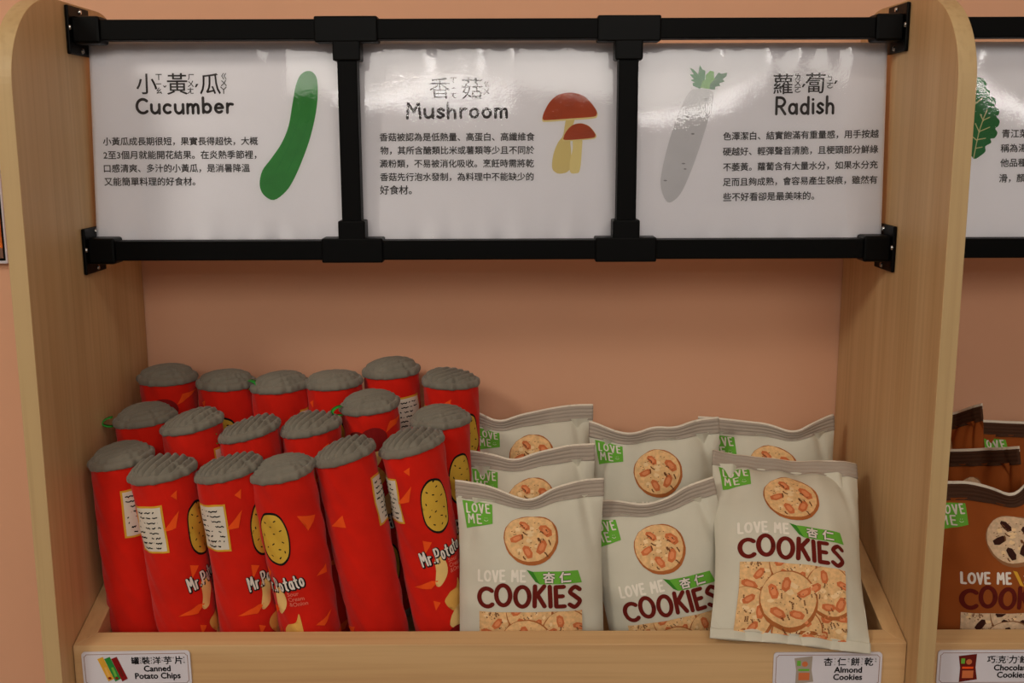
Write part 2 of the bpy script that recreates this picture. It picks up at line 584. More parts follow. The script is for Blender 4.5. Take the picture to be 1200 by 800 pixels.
class Art:
    """2D shapes in metres, by layer and material; laid on a surface by a mapping"""

    def __init__(s): s.L = {}

    def add(s, V, Fc, m, layer):
        d = s.L.setdefault((layer, m.name), [m, [], []])
        k = len(d[1])
        d[1].extend([tuple(v) for v in V])
        d[2].extend([tuple(i + k for i in f) for f in Fc])

    def poly(s, P, m, layer=0, clip=None):
        bm = bmesh.new()
        vs = [bm.verts.new((p[0], p[1], 0)) for p in P]
        bm.faces.new(vs)
        bmesh.ops.triangulate(bm, faces=bm.faces)
        if clip:
            x0, y0, x1, y1 = clip
            for co, no in (((x0, 0, 0), (-1, 0, 0)), ((x1, 0, 0), (1, 0, 0)), ((0, y0, 0), (0, -1, 0)), ((0, y1, 0), (0, 1, 0))):
                bmesh.ops.bisect_plane(bm, geom=bm.verts[:] + bm.edges[:] + bm.faces[:], plane_co=co, plane_no=no, clear_outer=True)
        bm.verts.index_update()
        s.add([v.co[:2] for v in bm.verts], [tuple(v.index for v in f.verts) for f in bm.faces], m, layer)
        bm.free()

    def rect(s, x0, y0, x1, y1, m, layer=0): s.add([(x0, y0), (x1, y0), (x1, y1), (x0, y1)], [(0, 1, 2, 3)], m, layer)

    def disc(s, cx, cy, rx, ry, m, layer=0, n=24, clip=None, wob=0, seed=0):
        rn = random.Random(seed)
        s.poly([(cx + rx * (1 + wob * rn.uniform(-1, 1)) * math.cos(2 * math.pi * i / n), cy + ry * (1 + wob * rn.uniform(-1, 1)) * math.sin(2 * math.pi * i / n)) for i in range(n)], m, layer, clip)

    def stroke(s, P, w, m, layer=0, clip=None):
        for i in range(len(P) - 1):
            a, b = np.array(P[i], float), np.array(P[i + 1], float)
            d = b - a
            l = np.hypot(*d)
            if l < 1e-9: continue
            n = np.array([-d[1], d[0]]) / l * w / 2
            q = [a - n, b - n, b + n, a + n]
            if clip: s.poly(q, m, layer, clip)
            else: s.add(q, [(0, 1, 2, 3)], m, layer)
        if not clip:
            for p in P:
                V = [(p[0] + w / 2 * math.cos(k * math.pi / 4), p[1] + w / 2 * math.sin(k * math.pi / 4)) for k in range(8)]
                s.add(V, [tuple(range(8))], m, layer)

    def hand(s, text, x0, y0, x1, h, w, m, layer=0, jig=0, seed=1, rot=0, gap=.14, shear=0, steps=None):
        """hand-drawn lettering between x0 and x1, height h, stroke w"""
        rn = random.Random(seed)
        adv, tot = [], 0
        for ch in text:
            a = .36 if ch == ' ' else GL[ch][0]
            adv.append(tot)
            tot += a + gap
        k = (x1 - x0) / (tot - gap)
        ca, sa = math.cos(rot), math.sin(rot)
        for i, (ch, a) in enumerate(zip(text, adv)):
            if ch == ' ': continue
            dy = rn.uniform(-jig, jig) * h
            r = rn.uniform(-jig, jig) * 1.2
            cc, ss = math.cos(r), math.sin(r)
            gw = GL[ch][0] / 2
            for st in GL[ch][1]:
                P = []
                for (gx, gy) in st:
                    ux, uy = (gx - gw) * k, (gy - .5) * h
                    ux, uy = cc * ux - ss * uy, ss * ux + cc * uy
                    X, Yy = (a + gw) * k + ux, .5 * h + uy + dy
                    X += shear * Yy
                    P.append((x0 + ca * X - sa * Yy, y0 + sa * X + ca * Yy))
                s.stroke(P, w, m, layer)

    def type(s, text, x0, y0, width=None, size=None, m=None, layer=0, bold=0, centre=False, rot=0, box=None, res=3):
        """set type: baseline start x0,y0 fitted to width, or centred in a box"""
        V, Fc = text_mesh(text, res)
        if len(V) == 0: return
        mn, mx = V.min(0), V.max(0)
        if box:
            sc = min(box[0] / max(mx[0] - mn[0], 1e-6), box[1] / max(mx[1] - mn[1], 1e-6))
            U = (V - (mn + mx) / 2) * sc
        else:
            sc = size if size else width / (mx[0] - mn[0])
            U = V * sc
            U[:, 0] -= mn[0] * sc
            if centre: U[:, 0] -= (mx[0] - mn[0]) * sc / 2
        ca, sa = math.cos(rot), math.sin(rot)
        U = U @ np.array([[ca, sa], [-sa, ca]])
        offs = [(0, 0)] if not bold else [(-bold, 0), (bold, 0), (0, bold), (0, -bold)]
        for ox, oy in offs:
            s.add(U + np.array([x0 + ox, y0 + oy]), Fc, m, layer)

    def cut(s, gx, gy):
        """split faces on a grid so that they can follow a curved surface"""
        for key, d in s.L.items():
            V = np.array(d[1])
            bm = bmesh.new()
            vs = [bm.verts.new((v[0], v[1], 0)) for v in d[1]]
            for f in d[2]:
                try: bm.faces.new([vs[i] for i in f])
                except ValueError: pass
            for ax, g in ((0, gx), (1, gy)):
                lo, hi = V[:, ax].min(), V[:, ax].max()
                for k in range(math.ceil(lo / g), math.floor(hi / g) + 1):
                    co, no = [0, 0, 0], [0, 0, 0]
                    co[ax], no[ax] = k * g, 1
                    bmesh.ops.bisect_plane(bm, geom=bm.verts[:] + bm.edges[:] + bm.faces[:], plane_co=co, plane_no=no)
            bm.verts.index_update()
            d[1] = [v.co[:2] for v in bm.verts]
            d[2] = [tuple(v.index for v in f.verts) for f in bm.faces]
            bm.free()
        return s

    def build(s, name, parent, fn, off=.0006, step=.00018, smooth=True):
        VV, FF, MI, mats = [], [], [], []
        for (layer, mn) in sorted(s.L):
            m, V, Fc = s.L[(layer, mn)]
            if m not in mats: mats.append(m)
            k = len(VV)
            A = np.array(V)
            VV.extend(fn(A[:, 0], A[:, 1], off + layer * step).tolist())
            FF.extend([tuple(i + k for i in f) for f in Fc])
            MI.extend([mats.index(m)] * len(Fc))
        o = mesh(name, VV, FF, parent, mats, smooth)
        o.data.polygons.foreach_set('material_index', MI)
        return local(o, parent)


# ------------------------------------------------------------------ laminated posters
LEAN = math.tan(math.radians(4.2))
YP, ZP = .1745, -.1300                       # foot of the sheets, resting on the lower rail


def pp(px, py):
    p = at(px, py, YP + .008)
    return (p[0], p[2])


def pq(pts, k, ox, oy): return [pp(x / k + ox, y / k + oy) for x, y in pts]


def poster(x0, x1, ztop, label, arts, seed, curl):
    r = empty('vegetable_poster', ((x0 + x1) / 2, YP, ZO + ZP))
    tag(r, label, 'poster', 'laminated vegetable posters in the black frame')
    rn = random.Random(seed)
    ph = [rn.uniform(0, 6.28) for _ in range(6)]

    def fn(x, z, off):
        x, z = np.asarray(x, float), np.asarray(z, float)
        u = (x - x0) / (x1 - x0)
        v = (z - ZP) / (ztop - ZP)
        e = np.exp(-np.minimum(v, 1 - v) / .05)
        y = YP + (z - ZP) * LEAN
        y = y + .0011 * np.sin(u * 5 + ph[0]) * np.sin(v * 3 + ph[1]) + curl * .002 * (v - .5) ** 2
        y = y + e * .00045 * (np.sin(u * 60 + ph[2]) + np.sin(u * 37 + ph[3]))
        return np.stack([x, y - off, z + ZO], -1)
    nx, nz = 90, 60

    def grid(off):
        X, Z = np.meshgrid(np.linspace(x0, x1, nx), np.linspace(ZP, ztop, nz))
        V = fn(X.ravel(), Z.ravel(), off)
        Fc = [(j * nx + i, j * nx + i + 1, (j + 1) * nx + i + 1, (j + 1) * nx + i) for j in range(nz - 1) for i in range(nx - 1)]
        return V, Fc
    V, Fc = grid(0)
    sh = local(mesh('paper_sheet', V, Fc, r, [paper], True), r)
    sd = sh.modifiers.new('thickness', 'SOLIDIFY')
    sd.thickness = .0004
    sd.offset = 1
    V, Fc = grid(.0016)
    fl = local(mesh('laminate_film', V, Fc, r, [film], True), r)
    for name, a in arts:
        a.cut(.02, .02)
        a.build(name, r, fn, .0005, .0001)
    return r


px = 1 / 1035.0                               # one photograph pixel on the poster plane, metres


def zhuyin(a, lst):
    for ch, x, y, sz in lst:
        X, Z = pp(x, y)
        a.type(ch, X, Z, m=ink, box=(sz * px, sz * px), layer=1, bold=.00012)


def body(a, rows, rot=0, m=ink):
    for t, x0, y, x1 in rows:
        X, Z = pp(x0, y + 4.6)
        a.type(t, X, Z, width=(x1 - x0) * px, m=m, layer=1, bold=.00016, rot=rot, res=2)


t1, b1, v1 = Art(), Art(), Art()
zhuyin(t1, [('小', 170, 98, 24), ('黃', 206, 98, 24), ('瓜', 245, 98, 24), ('ㄒ', 184, 90, 7), ('ㄧ', 184, 98, 6), ('ㄠ', 185, 106, 7), ('ˇ', 191.5, 101, 4),
            ('ㄏ', 222, 90, 7), ('ㄨ', 222, 98, 7), ('ㄤ', 222, 106, 7), ('ˊ', 229, 100, 4), ('ㄍ', 261, 89, 7), ('ㄨ', 261, 97, 7), ('ㄚ', 261, 105.5, 8)])
X, Z = pp(158.5, 133); t1.hand('Cucumber', X, Z, X + 113 * px, 17 * px, 3.2 * px, ink, 1, .02, 3, rot=.005)
body(b1, [('小黃瓜成長期很短，果實長得超快，大概', 121, 165, 301), ('2至3個月就能開花結果。在炎熱季節裡，', 122, 181, 300),
          ('口感清爽、多汁的小黃瓜，是消暑降溫', 123, 196.5, 293), ('又能簡單料理的好食材。', 124, 212, 230)])
v1.poly(closed(pq([(905, 207), (925, 225), (930, 270), (925, 330), (910, 400), (890, 460), (865, 520), (840, 560), (805, 585), (775, 570), (763, 540), (770, 500), (795, 465), (825, 420), (845, 370), (855, 310), (865, 250), (880, 217)], 2.5, 0, 0)), vgreen, 1)
for q in ([(893, 240), (880, 330), (850, 420), (810, 500)], [(912, 260), (905, 340), (880, 420), (845, 500)]):
    v1.stroke(spline(pq(q, 2.5, 0, 0)), .0005, vmid, 2)
poster(-.4455, -.1475, .0925, 'laminated poster with a green cucumber beside dark Chinese lettering', [('title_lettering', t1), ('body_lettering', b1), ('cucumber_picture', v1)], 1, .3)

t2, b2, v2 = Art(), Art(), Art()
zhuyin(t2, [('香', 515, 103, 24), ('菇', 553, 103, 24), ('ㄒ', 531, 94, 7), ('ㄧ', 531, 103, 6), ('ㄤ', 531, 111, 7), ('ㄍ', 570, 98, 7), ('ㄨ', 570, 107, 7)])
X, Z = pp(476, 138.5); t2.hand('Mushroom', X, Z, X + 118 * px, 17 * px, 3.2 * px, ink, 1, .02, 5, rot=.005)
body(b2, [('香菇被認為是低熱量、高蛋白、高纖維食', 445, 160, 625), ('物，其所含醣類比米或薯類等少且不同於', 446, 175.5, 625), ('澱粉類，不易被消化吸收。烹飪時需將乾', 445.5, 191, 625),
          ('香菇先行泡水發制，為料理中不能缺少的', 446, 206.5, 625), ('好食材。', 446, 222, 483)])
K = (6.15, 620, 90)
v2.poly(closed(pq([(270, 300), (325, 300), (318, 345), (300, 400), (297, 470), (303, 560), (290, 670), (220, 697), (172, 672), (165, 620), (180, 540), (210, 470), (245, 420)], *K)), vstem2, 1)
v2.poly(closed(pq([(318, 445), (378, 440), (380, 520), (365, 670), (335, 694), (295, 685), (293, 610), (314, 520)], *K)), vstem, 2)
cap = [(98, 292), (110, 250), (150, 180), (210, 130), (300, 113), (390, 135), (450, 190), (487, 245), (487, 270), (460, 288), (300, 300), (130, 312), (103, 308)]
v2.poly(closed(pq([(x + (x - 290) * .02, y + 10 + (y - 210) * .03) for x, y in cap], *K)), vstem, 3)
v2.poly(closed(pq(cap, *K)), vcap, 4)
cap2 = [(250, 432), (270, 390), (310, 350), (370, 335), (430, 355), (473, 405), (475, 430), (440, 442), (265, 455)]
v2.poly(closed(pq([(x + (x - 362) * .05, y + 4 + (y - 395) * .08) for x, y in cap2], *K)), vstem, 5)
v2.poly(closed(pq(cap2, *K)), vcap, 6)
poster(-.1475, .1470, .0915, 'laminated poster with two brown mushrooms beside dark Chinese lettering', [('title_lettering', t2), ('body_lettering', b2), ('mushroom_picture', v2)], 2, -.3)

t3, b3, v3 = Art(), Art(), Art()
zhuyin(t3, [('蘿', 919, 98, 23), ('蔔', 957, 97, 23), ('ㄌ', 936, 89.5, 7), ('ㄨ', 936, 97, 7), ('ㄛ', 936, 105, 7), ('ˊ', 943, 100, 4), ('ㄅ', 974, 91, 7), ('ㄛ', 974, 100, 7), ('ˊ', 981, 96, 4)])
X, Z = pp(909, 133.5); t3.hand('Radish', X, Z, X + 69 * px, 19 * px, 3.0 * px, ink, 1, .02, 4, rot=.01)
body(b3, [('色澤潔白、結實飽滿有重量感，用手按越', 847.5, 159, 1028), ('硬越好、輕彈聲音清脆，且梗頭部分鮮綠', 847, 177, 1027.5), ('不萎黃。蘿蔔含有大量水分，如果水分充', 847, 195, 1027),
          ('足而且夠成熟，會容易產生裂痕，雖然有', 846.5, 212.5, 1026.5), ('些不好看卻是最美味的。', 846.5, 230, 953)], rot=.014)
K = (4.444, 760, 70)
v3.poly(closed(pq([(230, 155), (290, 150), (335, 165), (343, 200), (330, 260), (300, 350), (260, 470), (210, 600), (160, 700), (105, 742), (75, 710), (60, 650), (65, 590), (85, 500), (120, 380), (170, 250), (200, 190)], *K)), vrad, 1)
for x, y, w in ((302, 202, 24), (200, 298, 22), (230, 386, 20), (180, 540, 20), (188, 568, 16), (84, 628, 20)):
    v3.poly(closed(pq([(x - w / 2, y), (x, y - 4), (x + w / 2, y), (x, y + 4)], *K), 3), vradd, 2)
v3.poly(pq([(270, 150), (235, 135), (232, 120), (245, 118), (222, 105), (240, 100), (218, 75), (240, 75), (218, 40), (240, 50), (262, 75), (272, 25), (285, 50), (300, 55), (298, 95), (290, 130)], *K), vmid, 2)
v3.poly(pq([(320, 152), (325, 125), (345, 105), (350, 90), (370, 65), (385, 72), (415, 65), (410, 85), (390, 100), (400, 112), (372, 122), (378, 135), (350, 140), (350, 155)], *K), vdark, 2)
v3.poly(pq([(272, 145), (285, 110), (300, 100), (300, 80), (325, 55), (345, 60), (345, 90), (350, 100), (325, 125), (320, 152)], *K), vlime, 3)
poster(.1570, .4440, .0882, 'laminated poster with a pale grey radish with green leaf tops', [('title_lettering', t3), ('body_lettering', b3), ('radish_picture', v3)], 3, .5)

t4, v4 = Art(), Art()
body(t4, [('青江菜', 1174, 156, 1204), ('稱為湯', 1172, 173, 1202), ('他品種', 1171, 190, 1201), ('滑，顏', 1169, 208, 1199)], rot=.01)
K = (5.333, 1130, 80)
v4.poly(closed(pq([(60, 62), (95, 55), (135, 65), (152, 92), (145, 120), (172, 142), (165, 172), (195, 182), (207, 215), (195, 235), (222, 258), (220, 288), (205, 302), (224, 328), (215, 360), (195, 376), (208, 403), (190, 435), (163, 440), (167, 465), (130, 487), (130, 518), (100, 545), (55, 565), (20, 500), (-10, 470), (-10, 430), (-50, 380), (-40, 330), (-65, 270), (-40, 230), (-35, 180), (-5, 150), (5, 105), (30, 90)], *K), 3), vdark, 1)
for q in ([(55, 560), (75, 470), (95, 390), (125, 310), (148, 260)], [(95, 395), (160, 368)], [(120, 325), (162, 306)], [(122, 328), (105, 288)], [(95, 400), (72, 345)], [(78, 446), (132, 437)], [(68, 500), (110, 492)], [(70, 225), (120, 185)], [(78, 450), (20, 400)]):
    v4.stroke(pq(q, *K), .0011, vvein, 2)
poster(.4790, .7600, .0885, 'laminated poster with a dark green leaf, partly behind the upright board', [('body_lettering', t4), ('leaf_picture', v4)], 4, 0)

# framed food picture on the wall, left of the shelf unit
wp = empty('wall_poster', (-.77, D - .006, ZO - .16))
tag(wp, 'framed food poster hung on the pink wall, cut off at the picture edge', 'poster')
local(boxobj('picture_frame', (-.94, D - .014, ZO - .1705), (-.616, D - .001, ZO + .16), tagwhite, wp, .002), wp)
local(boxobj('picture_mount', (-.935, D - .0155, ZO - .166), (-.6185, D - .0138, ZO + .155), blackp, wp), wp)
fa = mat('print_flames', srgb(196, 96, 24), .5, .3, var=.75, varscale=22)
fb = mat('print_table', srgb(120, 86, 70), .5, .3, var=.2)
local(boxobj('printed_picture', (-.933, D - .0165, ZO - .15), (-.62, D - .0154, ZO - .082), fa, wp), wp)
local(boxobj('printed_ground', (-.933, D - .0165, ZO - .163), (-.62, D - .0154, ZO - .15), fb, wp), wp)
local(boxobj('white_paper_area', (-.933, D - .0165, ZO - .080), (-.62, D - .0154, ZO + .153), paper, wp), wp)


# ------------------------------------------------------------------ product labels on the bins
def product_label(xl, zl, w, h, zh, en1, en2, pic, label, rot=0):
    r = empty('product_label', (xl + w / 2, .0306, ZO + zl - h / 2))
    tag(r, label, 'label', 'printed labels on the bin fronts')
    bm = bmesh.new()
    R = .004
    P = []
    for cx, cy, a0 in ((w / 2 - R, h / 2 - R, 0), (-w / 2 + R, h / 2 - R, 90), (-w / 2 + R, -h / 2 + R, 180), (w / 2 - R, -h / 2 + R, 270)):
        P += arc(cx, cy, R, R, a0, a0 + 90, 5)
    ca, sa = math.cos(rot), math.sin(rot)

    def fn(x, y, off):
        x, y = np.asarray(x, float), np.asarray(y, float)
        return np.stack([xl + w / 2 + ca * x - sa * y, .0306 - .0018 - off + 0 * x, ZO + zl - h / 2 + sa * x + ca * y], -1)
    A = np.array(P)
    fr, bk = fn(A[:, 0], A[:, 1], 0), fn(A[:, 0], A[:, 1], -.0016)
    n = len(P)
    card = local(mesh('card', list(fr) + list(bk), [tuple(range(n)), tuple(reversed(range(n, 2 * n)))] + [(i, i + n, (i + 1) % n + n, (i + 1) % n) for i in range(n)], r, [tagwhite]), r)
    a = Art()
    i, c = .0028, .0026
    bx, by = w / 2 - i, h / 2 - i
    oc = [(bx - c, by), (bx - c, by - c * .7), (bx, by - c)]
    loop = [(-bx + c, by), (bx - c, by), (bx - .6 * c, by - c * .6), (bx, by - c), (bx, -by + c), (bx - .6 * c, -by + c * .6), (bx - c, -by), (-bx + c, -by), (-bx + .6 * c, -by + .6 * c), (-bx, -by + c), (-bx, by - c), (-bx + .6 * c, by - .6 * c), (-bx + c, by)]
    a.stroke(loop, .0006, tagline, 0)
    b = Art()
    for k, (ch, zy) in enumerate(zh):
        n_ = len(zh)
        cx = -w * .05 + (k + .42) * (w * .50 / n_)
        b.type(ch, cx, h * .235, box=(w * .5 / n_ * .72, h * .23), m=tagblack, layer=0, bold=.00022)
        for q, z1 in enumerate(zy):
            b.type(z1, cx + w * .5 / n_ * .5, h * (.235 + .075 - .075 * q), box=(.0016, .0022), m=tagblack, layer=0, bold=.00008)
    c_ = w * .19
    for t_, y_ in ((en1, -.08), (en2, -.29)):
        V, _ = text_mesh(t_, 3)
        b.type(t_, c_, h * y_, size=h * .235, m=tagblack, layer=0, bold=.00032, centre=True)
    p = Art()
    pic(p, w, h)
    a.build('border_line', r, fn, .0002)
    b.build('lettering', r, fn, .0002)
    p.build('product_picture', r, fn, .0002, .0001)


def pic_cans(p, w, h):
    for k, (c1, c2) in enumerate(((yellow, chipm), (vmid, vlime), (darkred, maroon))):
        x = -w * .355 + k * .0075
        P = [(x, h * .30), (x + .0062, h * .36), (x + .0162, -h * .28), (x + .0100, -h * .36)]
        p.poly(P, c1, k)
        p.poly([(x + .0065, h * .05), (x + .009, h * .06), (x + .0125, -h * .2), (x + .010, -h * .22)], c2, k + 1)
        p.disc(x + .0118, -h * .26, .002, .0015, darkred, k + 1, 10)


def pic_bag(c1, c2, c3):
    def f(p, w, h):
        x = -w * .22
        p.poly([(x - .0105, h * .34), (x + .0090, h * .40), (x + .0085, 0), (x + .0110, -h * .34), (x - .0085, -h * .42), (x - .0082, 0)], c1, 0)
        p.rect(x - .0075, h * .12, x - .0035, h * .27, green, 1)
        p.disc(x + .001, h * .17, .0032, .0032, c2, 1, 12)
        p.rect(x - .006, -h * .03, x + .006, h * .03, c3, 1)
        p.rect(x - .0055, -h * .30, x + .0065, -h * .08, c2, 1)
    return f


product_label(-.4400, -.5565, .1170, .0400, [('罐', 'ㄍㄨㄢ'), ('裝', 'ㄓㄨㄤ'), ('洋', 'ㄧㄤ'), ('芋', 'ㄩ'), ('片', 'ㄆㄧㄢ')], 'Canned', 'Potato Chips', pic_cans, 'white label with three small cans and Canned Potato Chips lettering', rot=.014)
product_label(.3060, -.5605, .1170, .0400, [('杏', 'ㄒㄧㄥ'), ('仁', 'ㄖㄣ'), ('餅', 'ㄅㄧㄥ'), ('乾', 'ㄍㄢ')], 'Almond', 'Cookies', pic_bag(sealbeige, almond, green), 'white label with a small beige bag and Almond Cookies lettering')
product_label(.4830, -.5585, .1170, .0400, [('巧', 'ㄑㄧㄠ'), ('克', 'ㄎㄜ'), ('力', 'ㄌㄧ'), ('餅', 'ㄅㄧㄥ'), ('乾', 'ㄍㄢ')], 'Chocolate', 'Cookies', pic_bag(maroon, almond, orange), 'white label with a small brown bag and Chocolate Cookies lettering')

# ------------------------------------------------------------------ plush cans
RC, HC = .0340, .262


def can_art():
    """front at x=0, x is arc length round the can, y height from the foot"""
    arts = {}
    pn = Art()                                   # text panel a quarter turn to the left
    cx = -RC * math.radians(100)
    y1, y0, w = HC - .030, HC - .084, .0185
    pn.rect(cx - w, y0, cx + w, y1, yellow, 0)
    pn.rect(cx - w + .0022, y0 + .0022, cx + w - .0022, y1 - .0022, panelwhite, 1)
    rn = random.Random(5)
    for k in range(8):
        yy = y1 - .0075 - k * .0058
        x = cx - w + .005 + (rn.uniform(0, .006) if k > 4 else 0)
        while x < cx + w - .008:
            l = rn.uniform(.004, .012)
            l = min(l, cx + w - .005 - x)
            pts = [(x + l * i / 6, yy + .0006 * math.sin(i * 2.3 + k)) for i in range(7)]
            pn.stroke(pts, .0013, blackink, 2)
            x += l + .003
    arts['text_panel'] = pn
    pt = Art()                                   # plain potato
    P = [(0, HC - .045), (.010, HC - .049), (.0155, HC - .062), (.0165, HC - .078), (.013, HC - .094), (.004, HC - .102), (-.007, HC - .100), (-.0145, HC - .090), (-.016, HC - .074), (-.0145, HC - .058), (-.009, HC - .048)]
    P = [(x, y + .005) for x, y in P]
    c0 = np.mean(P, 0)
    pt.poly(closed([tuple(c0 + (np.array(q) - c0) * 1.09) for q in P]), blackink, 0)
    pt.poly(closed(P), potato, 1)
    for x, y in ((-.008, .056), (.004, .053), (-.011, .070), (.009, .064), (0, .068), (.011, .078), (-.010, .084), (-.002, .080), (.006, .086), (-.005, .094), (.004, .096), (-.001, .060), (.0105, .090)):
        a = rn.uniform(0, 3)
        pt.stroke([(x, HC - y + .005), (x + .0018 * math.cos(a), HC - y + .005 + .0018 * math.sin(a))], .0013, blackink, 2)
    arts['potato_picture'] = pt
    tx = Art()
    for w_, m_, l_, dx in ((.0046, blackink, 0, .0006), (.0021, whiteink, 1, 0)):
        tx.hand('Mr.Potato', -.027 + dx, HC - .1345 - dx, .026 + dx, .0155, w_, m_, l_, .01, 2, rot=.16, gap=.24)
    arts['title_lettering'] = tx
    fl = Art()
    for k, t_ in enumerate(('Sour', 'Cream', '&Onion')):
        fl.type(t_, .004, HC - .1365 - k * .0062, size=.0068, m=pinkink, layer=0, bold=.0001)
    arts['flavour_lettering'] = fl
    ch = Art()
    ch.poly(closed([(-.012, HC - .128), (-.004, HC - .126), (.001, HC - .138), (-.002, HC - .152), (-.011, HC - .160), (-.016, HC - .157), (-.013, HC - .142)]), chipm2, 0)
    ch.poly(closed([(.013, HC - .158), (.0145, HC - .172), (.014, HC - .188), (.006, HC - .196), (-.004, HC - .190), (-.009, HC - .179), (-.002, HC - .171), (.008, HC - .168)]), chipm, 1)
    ch.poly(closed([(.004, HC - .190), (.018, HC - .190), (.014, HC - .206), (.004, HC - .215), (-.008, HC - .208)]), chipm2, 2)
    ch.disc(.001, HC - .226, .0165, .0145, darkred, 3, 24)
    ch.disc(.021, HC - .224, .013, .013, maroon, 2, 20)
    ch.disc(.005, HC - .222, .0022, .0018, pinkink, 4, 10)
    arts['snack_picture'] = ch
    tr = Art()
    for q in ([(-.045, .060), (-.024, .040), (-.030, .058)], [(-.022, .104), (-.012, .108), (-.022, .120)], [(-.044, .160), (-.020, .152), (-.012, .153), (-.022, .162)],
              [(-.022, .176), (-.014, .180), (-.021, .188)], [(-.050, .245), (-.014, .232), (-.022, .244)], [(.030, .046), (.052, .052), (.040, .066)],
              [(.040, .120), (.058, .112), (.056, .122)], [(.030, .176), (.054, .166), (.040, .180)], [(.060, .200), (.080, .196), (.074, .208)], [(.024, .210), (.034, .204), (.034, .218)],
              [(.078, .075), (.096, .062), (.098, .076)], [(-.030, .022), (-.022, .018), (-.024, .028)]):
        tr.poly([(x, HC - y) for x, y in q], orange, 0)
    arts['triangle_pattern'] = tr
    for a in arts.values():
        a.cut(.004, .012)
    return arts


CAN_ART = can_art()


def mesh_swap(o, V, F0, F1, mats):
    me = bpy.data.meshes.new(o.data.name)
    me.from_pydata([tuple(map(float, v)) for v in V], [], list(F0) + list(F1))
    for m in mats: me.materials.append(m)
    me.polygons.foreach_set('material_index', [0] * len(F0) + [1] * len(F1))
    me.polygons.foreach_set('use_smooth', [True] * (len(F0) + len(F1)))
    o.data = me


